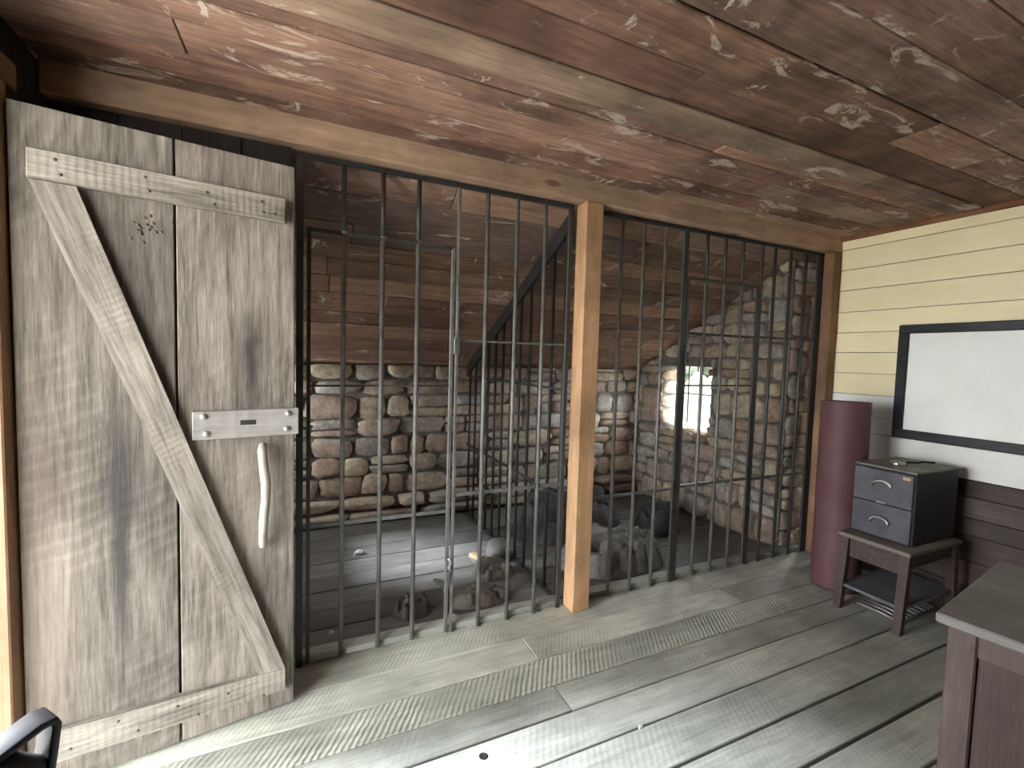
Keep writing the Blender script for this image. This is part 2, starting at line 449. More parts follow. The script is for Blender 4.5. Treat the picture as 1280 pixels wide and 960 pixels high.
M['desk_top'] = wood('grey_desk_top', (0.12, 0.113, 0.10), (0.21, 0.198, 0.178), 'Y', 0.5, 0.05)
M['desk'] = wood('red_brown_desk', (0.0375, 0.0215, 0.018), (0.0725, 0.045, 0.0375), 'Z', 0.55, 0.08)
M['desk_edge'] = wood('worn_desk_edge', (0.0523, 0.0347, 0.0292), (0.11, 0.077, 0.0649), 'Z', 0.55, 0.08)
M['knit'] = cloth('grey_knit', (0.17, 0.168, 0.158), (0.33, 0.325, 0.305), 70)
M['wool'] = cloth('dark_wool', (0.0525, 0.0525, 0.0525), (0.119, 0.119, 0.119), 120)
M['rag'] = cloth('brown_rag', (0.091, 0.077, 0.063), (0.175, 0.154, 0.126), 100)
M['leather'] = paint('dark_leather', (0.03, 0.025, 0.02), (0.075, 0.06, 0.05), 0.5, 10, 0.2)
M['paper'] = paint('pale_paper', (0.35, 0.336, 0.294), (0.462, 0.448, 0.406), 0.8, 10)
M['tan'] = paint('tan_wood', (0.42, 0.31, 0.17), (0.55, 0.42, 0.25), 0.7, 10)
M['plastic'] = paint('black_plastic', (0.008, 0.009, 0.010), (0.018, 0.019, 0.022), 0.42, 6, 0.05)
M['grass'] = paint('lawn', (0.026, 0.042, 0.014), (0.042, 0.058, 0.024), 0.9, 1.5)
M['gravel'] = paint('pale_gravel', (0.46, 0.43, 0.38), (0.62, 0.58, 0.52), 0.95, 3)
M['added_slab'] = wood('dark_bounce_blocker', (0.07, 0.055, 0.045), (0.15, 0.12, 0.10), 'Y', 0.8, 0.1)
M['leaf'] = paint('far_leaves', (0.03, 0.038, 0.022), (0.065, 0.07, 0.05), 0.9, 2.5, 0.5)
M['bark'] = paint('far_bark', (0.16, 0.13, 0.10), (0.28, 0.24, 0.19), 0.9, 6)

# ------------------------------------------------------------------ outdoors
gb = MB(); gb.box(-40, 3.6, -40, 45, -0.60, -0.40)
struct(gb.build('ground', M['gravel']))
gb = MB(); gb.box(3.6, 60, -40, 45, -0.60, -0.40)
struct(gb.build('lawn', M['grass']))
# unseen slabs added outside the doorway to shape the daylight
pd = MB(); pd.box(-2.3, XL-0.15, -0.6, 2.3, -0.14, -0.06)  # unseen, added dark to cut bounce onto the near ceiling
struct(pd.build('bounce_blocker', M['added_slab']))
pb = MB(); pb.box(-2.12, XL-0.15, -0.6, 2.3, 2.10, 2.17)  # unseen, added to cut off the sun patch on the floor
struct(pb.build('sun_blocker', M['plank_wall']))

def far_tree(x, y, h, r, label, seed):
    rr = random.Random(seed)
    t = empty('far_tree', (x, y, -0.4))
    MB().tube([(0, 0, -0.05), (0.05, 0, h*0.3), (0.0, 0.1, h*0.75)], [0.18, 0.14, 0.06], 8).build('trunk', M['bark'], t, True)
    import bmesh
    bm = bmesh.new()
    for k in range(9):
        a = rr.uniform(0, 6.28); d = rr.uniform(0, r*0.65); z = h*rr.uniform(0.5, 0.95)
        ret = bmesh.ops.create_icosphere(bm, subdivisions=2, radius=r*rr.uniform(0.35, 0.6))
        for v in ret['verts']:
            v.co *= 1 + 0.35*noise.noise(v.co*1.7+Vector((k*3, seed, 0)))
            v.co += Vector((d*math.cos(a), d*math.sin(a), z))
    me = bpy.data.meshes.new('crown'); bm.to_mesh(me); bm.free(); me.materials.append(M['leaf'])
    o = bpy.data.objects.new('crown', me); COL.objects.link(o); o.parent = t
    return tag(t, label, 'tree', 'trees outside the cell window')
far_tree(29, 27.0, 6.5, 3.0, 'tallest pale green tree on the lawn outside the cell window', 3)
far_tree(33, 30.0, 4.2, 2.6, 'middle-sized tree farthest off on the lawn outside the cell window', 5)
far_tree(26, 25.6, 2.2, 1.5, 'low bushy tree nearest the cell window on the lawn', 9)

# ------------------------------------------------------------------ floor
sub = MB(); sub.box(XL-0.16, 3.55, YB-0.15, 4.1, -0.12, -0.034)
floor = struct(sub.build('floor', M['under']))
def plank(name, x0, x1, y0, y1, z0, z1, mat, parent, b=0.003, jit=0.0012):
    cx, cy, cz = (x0+x1)/2, (y0+y1)/2, (z0+z1)/2
    mb = MB().box(x0-cx, x1-cx, y0-cy, y1-cy, z0-cz, z1-cz, b, jit)
    return mb.build(name, mat, parent, False, (cx, cy, cz))
seams = [2.195, 1.945, 1.77, 1.60, 1.448, 1.28, 1.10, 0.925]
y = 0.925
while y > YB: y -= 0.168; seams.append(max(y, YB))
joints = {0: [2.33], 1: [0.98, 2.33], 2: [], 3: [0.966], 4: [], 5: [2.9], 6: [-0.1]}
for i in range(len(seams)-1):
    y1, y0 = seams[i], seams[i+1]
    if y1-y0 < 0.02: continue
    js = joints.get(i, [rnd.uniform(0, 3)])
    xs = [XL-0.02] + js + [XR]
    gap = 0.0035 if i in (0, 1, 2) else 0.013 if i in (6, 7) else 0.007
    for a, b in zip(xs, xs[1:]):
        mat = M['floor_saw'] if i == 2 else M['floor_pale_lit'] if i in (0, 1) and a < 2 else M['floor']
        z = rnd.uniform(-0.003, 0.0)
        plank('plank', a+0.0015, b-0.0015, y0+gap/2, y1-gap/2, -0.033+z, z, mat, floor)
# cell floor boards
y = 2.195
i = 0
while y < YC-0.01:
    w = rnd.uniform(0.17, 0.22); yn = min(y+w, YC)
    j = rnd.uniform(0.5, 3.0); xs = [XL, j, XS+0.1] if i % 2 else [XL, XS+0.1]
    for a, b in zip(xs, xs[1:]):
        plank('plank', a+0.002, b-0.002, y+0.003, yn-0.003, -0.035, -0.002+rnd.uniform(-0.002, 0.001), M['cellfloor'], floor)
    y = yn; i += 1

# small things in the floor boards: a knot hole ring and dark knots
def chip(name, x, y, z, s, mat, label, cat, grp, seed, flat=0.25):
    rr = random.Random(seed); n = 7
    v = [(s*rr.uniform(0.5, 1.0)*math.cos(k*6.283/n)*1.5, s*rr.uniform(0.5, 1.0)*math.sin(k*6.283/n), 0.0) for k in range(n)]
    top = [(p[0]*0.8, p[1]*0.8, s*flat*rr.uniform(0.5, 1.2)) for p in v]
    f = [tuple(range(n))[::-1], tuple(range(n, 2*n))] + [(k, (k+1) % n, n+(k+1) % n, n+k) for k in range(n)]
    o = mesh_obj(name, v+top, f, mat, None, False, (x, y, z), (0, 0, rr.uniform(0, 3.1)))
    return tag(o, label, cat, grp)

# ------------------------------------------------------------------ ceiling
cb = MB(); cb.box(XL-0.16, 3.60, YB-0.15, 2.13, ZC+0.02, ZC+0.10)
ceiling = struct(cb.build('ceiling', M['under']))
y = 2.06
cuts = [2.06, 1.95, 1.80, 1.63, 1.52, 1.435, 1.296, 1.13, 0.95, 0.77, 0.60]
while cuts[-1] > YB+0.05: cuts.append(max(cuts[-1]-rnd.uniform(0.14, 0.19), YB))
for i in range(len(cuts)-1):
    y1, y0 = cuts[i], cuts[i+1]
    js = sorted(rnd.uniform(-0.4, 3.2) for _ in range(2))
    if js[1]-js[0] < 0.5: js = js[:1]
    if i == 5: js = [2.55]
    xs = [XL] + js + [XR]
    for a, b in zip(xs, xs[1:]):
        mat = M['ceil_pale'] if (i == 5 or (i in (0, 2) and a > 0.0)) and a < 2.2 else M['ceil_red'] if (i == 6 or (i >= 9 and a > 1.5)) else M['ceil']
        dz = rnd.uniform(-0.004, 0.003) - (0.008 if i == 5 else 0)
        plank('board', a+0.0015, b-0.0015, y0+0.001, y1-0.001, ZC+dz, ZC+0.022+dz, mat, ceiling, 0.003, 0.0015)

# beam over the cell fronts
bm_ = MB(); bm_.box(XL, XR, 2.05, 2.17, 2.197, 2.31, 0.006)
struct(bm_.build('beam', M['beam']), 'long pine beam running above the barred cell fronts', 'beam')

# ------------------------------------------------------------------ right wall
# backing with boards
wr = MB(); wr.box(XR+0.015, XR+0.10, YB, 2.20, -0.03, ZC+0.06)
wall_right = struct(wr.build('wall_right', M['under']))
zs = [2.30, 2.21, 2.066, 1.922, 1.768, 1.622, 1.482, 1.338, 1.192, 1.045, 0.93, 0.745]
for i in range(len(zs)-1):
    z1, z0 = zs[i], zs[i+1]
    mat = M['cream'] if i < 8 else M['white']
    js = [rnd.uniform(-1.2, 0.8)]
    ys = [YB] + js + [2.055]
    for a, b in zip(ys, ys[1:]):
        plank('board', XR, XR+0.02, a+0.0008, b-0.0008, z0+0.0016, z1-0.0016, mat, wall_right, 0.002, 0.0006)
z = 0.745
while z > 0.0:
    zn = max(z-rnd.choice((0.10, 0.15, 0.12)), 0.0)
    if zn < 0.05: zn = 0.0
    plank('wainscot_board', XR-0.004, XR+0.02, YB, 2.055, zn+0.0015, z-0.0015, M['wains'], wall_right, 0.003, 0.001)
    z = zn
tr = MB().box(XR-0.03, XR+0.0, YB, 2.055, ZC-0.028, ZC+0.004, 0.004)
struct(tr.build('trim_1', M['trim_dark']))

# ------------------------------------------------------------------ left wall with the doorway, wall behind the viewer
wl = MB()
wl.box(XL-0.14, XL-0.02, YB, DOOR_Y0, -0.03, ZC+0.06)
wl.box(XL-0.14, XL-0.02, DOOR_Y1, 2.14, -0.03, ZC+0.06)
wl.box(XL-0.14, XL-0.02, DOOR_Y0, DOOR_Y1, DOOR_H, ZC+0.06)
wall_left = struct(wl.build('wall_left', M['under']))
y = YB
while y < 2.08:
    yn = min(y+0.16, 2.10)
    zlo = 0.0
    if yn > DOOR_Y0+0.02 and y < DOOR_Y1-0.02: zlo = DOOR_H+0.002
    ya, yb = y+0.0015, yn-0.0015
    if zlo == 0.0 and y < DOOR_Y0 < yn: yb = DOOR_Y0
    if zlo == 0.0 and y < DOOR_Y1 < yn: ya = DOOR_Y1
    plank('board', XL-0.02, XL, ya, yb, zlo, ZC, M['shade_plank'], wall_left, 0.002, 0.001)
    y = yn
# door frame: jambs and head
fr = empty('door_frame', (XL, DOOR_Y1, 0)); struct(fr, 'orange pine frame of the open doorway', 'door frame')
MB().box(-0.15, 0.034, -0.035, 0.035, 0, DOOR_H+0.04, 0.004).build('jamb', M['jamb'], fr)
MB().box(-0.15, 0.025, DOOR_Y0-DOOR_Y1-0.03, DOOR_Y0-DOOR_Y1+0.035, 0, DOOR_H+0.04, 0.004).build('jamb', M['jamb'], fr)
MB().box(-0.15, 0.022, DOOR_Y0-DOOR_Y1+0.036, -0.036, DOOR_H-0.0, DOOR_H+0.04, 0.004).build('head', M['jamb'], fr)
MB().box(0.0, 0.03, -0.12, 0.10, DOOR_H+0.042, DOOR_H+0.12, 0.004).build('casing', M['jamb'], fr)

wb = MB()
wb.box(XL, XR, YB-0.12, YB-0.02, -0.03, ZC+0.06)
wall_back = struct(wb.build('wall_back', M['under']))
z = 0.0
while z < ZC-0.01:
    zn = min(z+0.155, ZC)
    plank('board', XL, XR, YB-0.02, YB, z+0.0015, zn-0.0015, M['back_wall'], wall_back, 0.002, 0.001)
    z = zn

# ------------------------------------------------------------------ stone walls of the cells
def stone(u0, u1, z0, z1, proud, to_world, parent, rr, zmax=None, umin=None):
    """one rubble stone bulging out of a wall; to_world maps (u, out, z) to a point"""
    cu, cz, hu, hz = (u0+u1)/2, (z0+z1)/2, (u1-u0)/2, (z1-z0)/2
    n = 12
    ph = rr.uniform(0, 6.28); ex = rr.choice((4.0, 6.0, 9.0))
    rad = [rr.uniform(0.86, 1.07) for _ in range(n)]
    tilt = (rr.uniform(-0.3, 0.3), rr.uniform(-0.3, 0.3))
    rings = ((1.04, -0.03), (1.0, proud*0.45), (0.90, proud*0.85), (0.5, proud*1.0))
    v = []; f = []
    for ri, (s, d) in enumerate(rings):
        for k in range(n):
            th = ph+2*math.pi*k/n
            c, sn = math.cos(th), math.sin(th)
            q = 1/((abs(c)**ex + abs(sn)**ex)**(1/ex))
            a = c*q*s*rad[k]; b = sn*q*s*rad[k]
            dd = d
            if ri >= 1: dd = d*(1+tilt[0]*a+tilt[1]*b) + rr.uniform(-0.12, 0.12)*proud
            zz = cz+b*hz; uu = cu+a*hu
            if zmax: zz = min(zz, zmax(uu)-0.004)
            zz = max(zz, 0.0)
            v.append(Vector((uu, dd, zz)))
    v.append(Vector((cu, proud*1.02, min(cz, zmax(cu)-0.004) if zmax else cz)))
    for ri in range(3):
        for k in range(n): f.append((ri*n+k, ri*n+(k+1) % n, (ri+1)*n+(k+1) % n, (ri+1)*n+k))
    for k in range(n): f.append((3*n+k, 3*n+(k+1) % n, 4*n))
    w = [to_world(p) for p in v]
    c0 = to_world(Vector((cu, 0, cz)))
    o = mesh_obj('stone', [p-c0 for p in w], f, M['stone'], parent, True, c0)
    # keep faces outwards
    me = o.data
    nrm = to_world(Vector((cu, 1, cz)))-c0
    if me.polygons[-1].normal.dot(nrm) < 0: me.flip_normals()
    return o

def courses(u0, u1, zt, to_world, parent, seed, hole=None, zmax=None, low_band=False, wide=1.0):
    rr = random.Random(seed)
    z = 0.0; row = 0
    while z < zt-0.03:
        h = rr.uniform(0.09, 0.22)
        if low_band and row < 2: h = rr.uniform(0.09, 0.12)
        if zt-(z+h) < 0.06: h = zt-z
        u = u0-rr.uniform(0, 0.12)
        while u < u1:
            w = rr.uniform(0.12, 0.42)*wide*(1.7 if low_band and row < 2 else 1)
            a, b = max(u, u0), min(u+w, u1)
            u += w
            if b-a < 0.05: continue
            zl = zmax((a+b)/2) if zmax else 99
            if z > zl-0.03: continue
            spans = [(a, b)]
            if hole and z+h > hole[2]+0.02 and z < hole[3]-0.02:
                spans = []
                if a < hole[0]: spans.append((a, min(b, hole[0])))
                if b > hole[1]: spans.append((max(a, hole[1]), b))
            for (p, q) in spans:
                if q-p < 0.05: continue
                pr = rr.uniform(0.02, 0.06) + (0.05 if low_band and row < 2 else 0)
                g = rr.uniform(0.001, 0.007)
                if h > 0.14 and rr.random() < 0.3:
                    zm = z+h*rr.uniform(0.4, 0.6)
                    stone(p+g, q-g, z+g, zm-g*0.6, pr, to_world, parent, rr, zmax)
                    stone(p+g, q-g, zm+g*0.6, z+h-g, pr*rr.uniform(0.6, 1.2), to_world, parent, rr, zmax)
                else:
                    dz = rr.uniform(-0.012, 0.012)
                    stone(p+g, q-g, max(z+g+dz, 0), z+h-g+dz, pr, to_world, parent, rr, zmax)
        z += h; row += 1

cb2 = MB().box(XL-0.2, 3.55, YC, YC+0.25, -0.03, 1.40)
wall_cell_back = struct(cb2.build('wall_cell_back', M['mortar']))
courses(-0.55, XS-0.02, 1.33, lambda p: Vector((p.x, YC-p.y, p.z)), wall_cell_back, 11, zmax=lambda u: roof_z(YC)-0.0, low_band=True)

def prism(poly, x0, x1):
    n = len(poly)
    v = [(x0, a, b) for a, b in poly] + [(x1, a, b) for a, b in poly]
    f = [tuple(range(n))[::-1], tuple(range(n, 2*n))] + [(k, (k+1) % n, n+(k+1) % n, n+k) for k in range(n)]
    return v, f
def pierced_wall(name, x0, x1, ya, yb, W, mat):
    mb = MB()
    y0, y1, z0, z1 = W
    up = 0.02
    mb.add(*prism([(ya, -0.03), (y0, -0.03), (y0, roof_z(y0)+up), (ya, roof_z(ya)+up)], x0, x1))
    mb.add(*prism([(y1, -0.03), (yb, -0.03), (yb, roof_z(yb)+up), (y1, roof_z(y1)+up)], x0, x1))
    mb.add(*prism([(y0, -0.03), (y1, -0.03), (y1, z0), (y0, z0)], x0, x1))
    mb.add(*prism([(y0, z1), (y1, z1), (y1, roof_z(y1)+up), (y0, roof_z(y0)+up)], x0, x1))
    return struct(mb.build(name, mat))
wall_cell_right = pierced_wall('wall_cell_right', XS, 3.515, 2.215, YC, CW, M['mortar'])
courses(2.22, YC-0.02, 2.2, lambda p: Vector((XS-p.y, p.x, p.z)), wall_cell_right, 23, hole=CW, zmax=lambda u: roof_z(u), wide=0.8)
courses(XS+0.005, 3.50, 2.16, lambda p: Vector((p.x, 2.215-p.y*0.6, p.z)), wall_cell_right, 47, zmax=lambda u: 2.14, wide=0.6)
# reveal stones of the window: far jamb, near jamb, sill
rr = random.Random(5)
z = CW[2]
while z < CW[3]-0.05:
    h = min(rr.uniform(0.10, 0.2), CW[3]-z)
    stone(XS+0.01, 3.50, z+0.005, z+h-0.005, rr.uniform(0.015, 0.05), lambda p: Vector((p.x, CW[1]-p.y, p.z)), wall_cell_right, rr)
    stone(XS+0.01, 3.50, z+0.005, z+h-0.005, rr.uniform(0.015, 0.05), lambda p: Vector((p.x, CW[0]+p.y, p.z)), wall_cell_right, rr)
    z += h
for k in range(3):
    a = CW[0]+k*(CW[1]-CW[0])/3; b = a+(CW[1]-CW[0])/3
    stone(XS-0.03, 3.50, 5+a+0.004, 5+b-0.004, rr.uniform(0.015, 0.04), lambda p: Vector((p.x, p.z-5, CW[2]+p.y)), wall_cell_right, rr)
w1 = empty('window_1', (3.47, CW[0], CW[2])); struct(w1)
cwid, chei = CW[1]-CW[0], CW[3]-CW[2]
for k in range(3): MB().tube([(0, cwid*(k+1)/4, 0.0), (0, cwid*(k+1)/4, chei)], 0.008, 6).build('bar', M['iron_dark'], w1, True)
MB().tube([(0.0, 0, chei*0.55), (0.0, cwid, chei*0.55)], 0.007, 6).build('bar', M['iron_dark'], w1, True)

wall_cell_left = pierced_wall('wall_cell_left', XL-0.25, XL, 2.145, YC, LW, M['mortar'])
courses(2.16, YC-0.02, 2.2, lambda p: Vector((XL+p.y, p.x, p.z)), wall_cell_left, 31, hole=LW, zmax=lambda u: roof_z(u), wide=1.5)

# plank wall closing the cell front behind the open door
wc = MB().box(XL, -0.05, 2.12, 2.16, -0.03, 2.20)
wall_front = struct(wc.build('wall_cell_front', M['under']))
x = XL
while x < -0.06:
    xn = min(x+0.19, -0.045)
    plank('board', x+0.002, xn-0.002, 2.10, 2.12, 0.0, 2.196, M['shade_plank'], wall_front, 0.002, 0.001)
    x = xn

# lean-to roof over the cells
s_ang = math.atan(0.525)
def rp_(y, off): return Vector((0, y, roof_z(y))) + off*Vector((0, math.sin(s_ang), math.cos(s_ang)))
v = []
for x in (XL-0.25, 3.6):
    for yy, off in ((2.08, 0.02), (4.15, 0.02), (4.15, 0.10), (2.08, 0.10)):
        p = rp_(yy, off); v.append((x, p.y, p.z))
roof = struct(mesh_obj('ceiling_cells', v, [(0, 1, 2, 3), (7, 6, 5, 4), (0, 4, 5, 1), (1, 5, 6, 2), (2, 6, 7, 3), (3, 7, 4, 0)], M['under']))
s = 0.0
L = (4.12-2.10)/math.cos(s_ang)
while s < L-0.03:
    w = rnd.uniform(0.13, 0.21); sn = min(s+w, L)
    yc = 2.10 + (s+sn)/2*math.cos(s_ang)
    j = sorted(rnd.uniform(0.0, 3.2) for _ in range(2))
    xs = [XL-0.2, j[0], 3.55] if rnd.random() < 0.5 else [XL-0.2] + (j if j[1]-j[0] > 0.5 else j[:1]) + [3.55]
    for a, b in zip(xs, xs[1:]):
        mb = MB().box(-(b-a)/2+0.002, (b-a)/2-0.002, -(sn-s)/2+0.0015, (sn-s)/2-0.0015, -0.011, 0.011, 0.003, 0.0015)
        p = rp_(yc, 0.011+rnd.uniform(-0.003, 0.002))
        mb.build('board', M['roof'], roof, False, ((a+b)/2, p.y, p.z), (-s_ang, 0, 0))
    s = sn

# ------------------------------------------------------------------ posts
post = tag(MB().box(-0.055, 0.052, -0.05, 0.05, 0, 2.196, 0.005, 0.002).build('wooden_post', M['post'], None, False, (1.385, 2.085, 0)),
           'upright square pine post between the two barred cells', 'post')
tag(MB().box(-0.042, 0.042, -0.05, 0.05, 0, 2.196, 0.005).build('wooden_post', M['jamb'], None, False, (3.463, 2.095, 0)),
    'orange pine corner post beside the red roll', 'post')

# ------------------------------------------------------------------ cell ironwork
YG = 2.12                         # plane of the bars
KX = YG/D
def gx(x): return x*KX
def gz(z): return EYE+(z-EYE)*KX
TOP = 2.19
RB = 0.0105
bar_cache = {}
def bar(parent, px, x, z0, z1, mat='iron', r=RB, y=0.0, base=None):
    """round upright; geometry shared between bars of the same length"""
    key = (round(z1-z0, 3), mat, r)
    if key in bar_cache:
        return share('bar', bar_cache[key], parent, (x-px, y, z0))
    o = MB().tube([(0, 0, 0), (0, 0, z1-z0)], r, 10).build('bar', M[mat], parent, True, (x-px, y, z0))
    bar_cache[key] = o
    return o
def rail(parent, px, x0, x1, z, mat='iron', h=0.007, d=0.005, y=-0.0, name='rail'):
    return MB().box(x0-px, x1-px, y-d, y+d, z-h, z+h, 0.0015).build(name, M[mat], parent)
def flat(parent, px, x, z0, z1, w=0.012, d=0.008, mat='iron_dark', name='stile', y=0.0):
    return MB().box(x-w-px, x+w-px, y-d, y+d, z0, z1, 0.0015).build(name, M[mat], parent)

ZT = gz(1.877)
# --- cell on the left: fixed grille
x0 = gx(-0.012)
g = empty('cell_grille', (x0, YG, 0))
tag(g, 'fixed iron bar grille left of the middle post, beside the cell gate', 'cell bars')
MB().box(0-0.012, gx(1.285)-x0, -0.01, 0.01, TOP-0.02, TOP, 0.002).build('top_rail', M['iron_black'], g)
flat(g, x0, gx(-0.014), 0.0, TOP-0.021, 0.014)
for bx_ in (0.155, 0.315, 0.472): bar(g, x0, gx(bx_), ZT+0.018, TOP-0.02, 'iron_dark')
flat(g, x0, gx(0.662), 0.0, TOP-0.021, 0.007, name='stile', mat='iron')
for bx_ in (0.805, 0.963, 1.12): bar(g, x0, gx(bx_), 0.0, TOP-0.02)
flat(g, x0, gx(1.268), 0.0, TOP-0.021, 0.012)
rail(g, x0, gx(0.67), gx(1.255), gz(1.450), h=0.005)
rail(g, x0, gx(0.67), gx(1.255), gz(0.704), h=0.010)
MB().box(gx(0.655)-0.012-x0, gx(0.655)+0.016-x0, -0.024, -0.008, gz(1.385), gz(1.462), 0.003).build('lock_box', M['iron'], g)
# --- gate of the left cell
gd = empty('cell_gate', (gx(0.012), YG, 0)); gpx = gx(0.012)
tag(gd, 'iron bar gate of the cell nearest the plank door', 'cell gate')
flat(gd, gpx, gx(0.012)+0.008, 0.008, ZT, 0.008, name='stile')
for bx_ in (0.155, 0.315, 0.472): bar(gd, gpx, gx(bx_), 0.010, ZT)
flat(gd, gpx, gx(0.636), 0.008, ZT, 0.008, mat='iron', name='stile')
rail(gd, gpx, gx(0.012), gx(0.636), ZT, 'iron_dark', h=0.009, d=0.008, name='top_rail')
rail(gd, gpx, gx(0.012), gx(0.636), gz(1.233), 'iron_dark', h=0.0045)
rail(gd, gpx, gx(0.012), gx(0.636), gz(0.63), 'iron', h=0.0095)
MB().tube([(gx(0.645)-gpx-0.010, -0.02, gz(0.40)), (gx(0.645)-gpx, -0.026, gz(0.395)), (gx(0.645)-gpx+0.006, -0.022, gz(0.375)), (gx(0.645)-gpx-0.004, -0.020, gz(0.355)),
           (gx(0.645)-gpx+0.006, -0.02, gz(0.335))], 0.006, 6).build('hook', M['bright'], gd, True)
MB().box(gx(0.636)-gpx-0.010, gx(0.636)-gpx+0.010, -0.018, -0.009, gz(0.27), gz(0.335), 0.002).build('hasp', M['iron'], gd)

for bx_ in (0.155, 0.315, 0.472):
    MB().box(gx(bx_)-gpx-0.010, gx(bx_)-gpx+0.010, -0.014, -0.008, ZT+0.002, ZT+0.010, 0.001).build('rivet', M['bright'], gd)
# --- right cell: fixed parts
x1 = gx(1.49)
g2 = empty('cell_grille', (x1, YG, 0))
tag(g2, 'fixed iron bar grille right of the middle post, over the blanket heap', 'cell bars')
MB().box(-0.012, gx(2.075)-0.02-x1, -0.01, 0.01, TOP-0.02, TOP, 0.002).build('top_rail', M['iron_black'], g2)
for bx_ in (1.602, 1.757, 1.917): bar(g2, x1, gx(bx_), 0.0, TOP-0.02)
flat(g2, x1, gx(2.072), 0.0, TOP, 0.019)
rail(g2, x1, gx(1.48), gx(2.06), gz(1.55), h=0.005)
rail(g2, x1, gx(1.48), gx(2.06), gz(0.604), h=0.009)
x2 = gx(2.10)
g3 = empty('cell_grille', (x2, YG, 0))
tag(g3, 'fixed iron bar grille between the cell window gate and the orange corner post', 'cell bars')
MB().box(-0.0, gx(3.37)-x2, -0.01, 0.01, TOP-0.02, TOP, 0.002).build('top_rail', M['iron_black'], g3)
for bx_ in (2.247, 2.402, 2.56): bar(g3, x2, gx(bx_), ZT+0.02, TOP-0.02, 'iron_dark')
flat(g3, x2, gx(2.738), 0.0, TOP-0.021, 0.010)
for bx_ in (2.866, 3.023, 3.185): bar(g3, x2, gx(bx_), 0.0, TOP-0.02, 'iron_dark')
flat(g3, x2, gx(3.338), 0.0, TOP-0.021, 0.030, mat='iron_black')
rail(g3, x2, gx(2.75), gx(3.32), gz(1.56), h=0.006, mat='iron_dark')
rail(g3, x2, gx(2.75), gx(3.32), gz(0.605), h=0.009)
gd2 = empty('cell_gate', (gx(2.10), YG, 0)); gp2 = gx(2.10)
tag(gd2, 'iron bar gate of the cell with the small window', 'cell gate')
ZT2 = gz(1.885)
flat(gd2, gp2, gx(2.100)+0.004, 0.008, ZT2, 0.007)
for bx_ in (2.25, 2.407, 2.562): bar(gd2, gp2, gx(bx_), 0.010, ZT2)
flat(gd2, gp2, gx(2.714), 0.008, ZT2, 0.012)
rail(gd2, gp2, gx(2.10), gx(2.714), ZT2, 'iron_dark', h=0.009, d=0.008, name='top_rail')
rail(gd2, gp2, gx(2.10), gx(2.714), gz(1.555), 'iron_dark', h=0.0075)
rail(gd2, gp2, gx(2.10), gx(2.714), gz(1.237), 'iron_dark', h=0.0045)
rail(gd2, gp2, gx(2.10), gx(2.714), gz(0.613), 'iron', h=0.0095)
MB().box(gx(2.108)-gp2-0.008, gx(2.108)-gp2+0.009, -0.022, -0.009, gz(1.445), gz(1.487), 0.003).build('latch_bolt', M['bright'], gd2)
MB().box(gx(2.100)-gp2-0.010, gx(2.108)-gp2+0.010, -0.022, -0.009, gz(1.37), gz(1.44), 0.003).build('latch_plate', M['iron_dark'], gd2)

# --- sills under the bars
for nm, a, b, lab in (('sill_board', -0.02, 1.318, 'low pale wooden sill under the left cell bars'), ('sill_board', 1.452, 3.41, 'low pale wooden sill under the right cell bars')):
    struct(MB().box(a, b, 2.132, 2.20, 0.0, 0.030, 0.003).build(nm, M['floor']), lab, 'sill')

# --- partition between the cells
XP = 1.315
pg = empty('cell_partition', (XP, 2.14, 0))
tag(pg, 'iron bar partition with sloping top between the two cells', 'cell bars')
ys = [2.19+0.1405*k for k in range(12)]
for yy in ys:
    h = roof_z(yy)-0.10
    MB().tube([(0, yy-2.14, 0.0), (0, yy-2.14, h)], RB, 8).build('bar', M['iron_black'], pg, True)
v = []
for xx in (-0.012, 0.012):
    for yy, dz in ((2.15, -0.105), (3.80, -0.105), (3.80, -0.012), (2.15, -0.012)):
        v.append((xx, yy-2.14, roof_z(yy)+dz))
mesh_obj('top_rail', v, [(0, 1, 2, 3)[::-1], (4, 5, 6, 7), (0, 4, 7, 3), (1, 2, 6, 5), (0, 1, 5, 4), (3, 7, 6, 2)], M['iron_black'], pg)
MB().box(-0.006, 0.006, 0.02, 1.66, 0.60, 0.614).build('rail', M['iron_black'], pg)
MB().box(-0.006, 0.006, 0.02, 1.66, 1.20, 1.212).build('rail', M['iron_black'], pg)
MB().box(-0.018, 0.018, 0.02, 1.66, 0.0, 0.012, 0.002).build('floor_plate', M['iron_dark'], pg)

# ------------------------------------------------------------------ plank door, swung open
HX, HY = -0.748, 1.768
ang = math.atan2(0.128, 0.713)
door = empty('plank_door', (HX, HY, 0), ang)
tag(door, 'weathered grey plank door with diagonal brace, standing open at the left', 'door')
W = 0.730
def brd(x0, x1, mat):
    MB().box(x0, x1, 0.0, 0.028, 0.012, 2.048, 0.003, 0.001).build('plank', mat, door)
brd(0.0, 0.371, M['door_a']); brd(0.376, W, M['door_b'])
MB().box(0.040, 0.695, -0.024, -0.0005, 1.836, 1.922, 0.003, 0.0015).build('ledger', M['ledger'], door)
v = [(0.06, -0.024, 0.108), (0.695, -0.024, 0.084), (0.695, -0.024, 0.170), (0.06, -0.024, 0.207)]
v2 = [(a, -0.0005, c) for a, b, c in v]
mesh_obj('ledger', v+v2, [(0, 1, 2, 3), (4, 7, 6, 5), (0, 4, 5, 1), (1, 5, 6, 2), (2, 6, 7, 3), (3, 7, 4, 0)], M['ledger'], door)
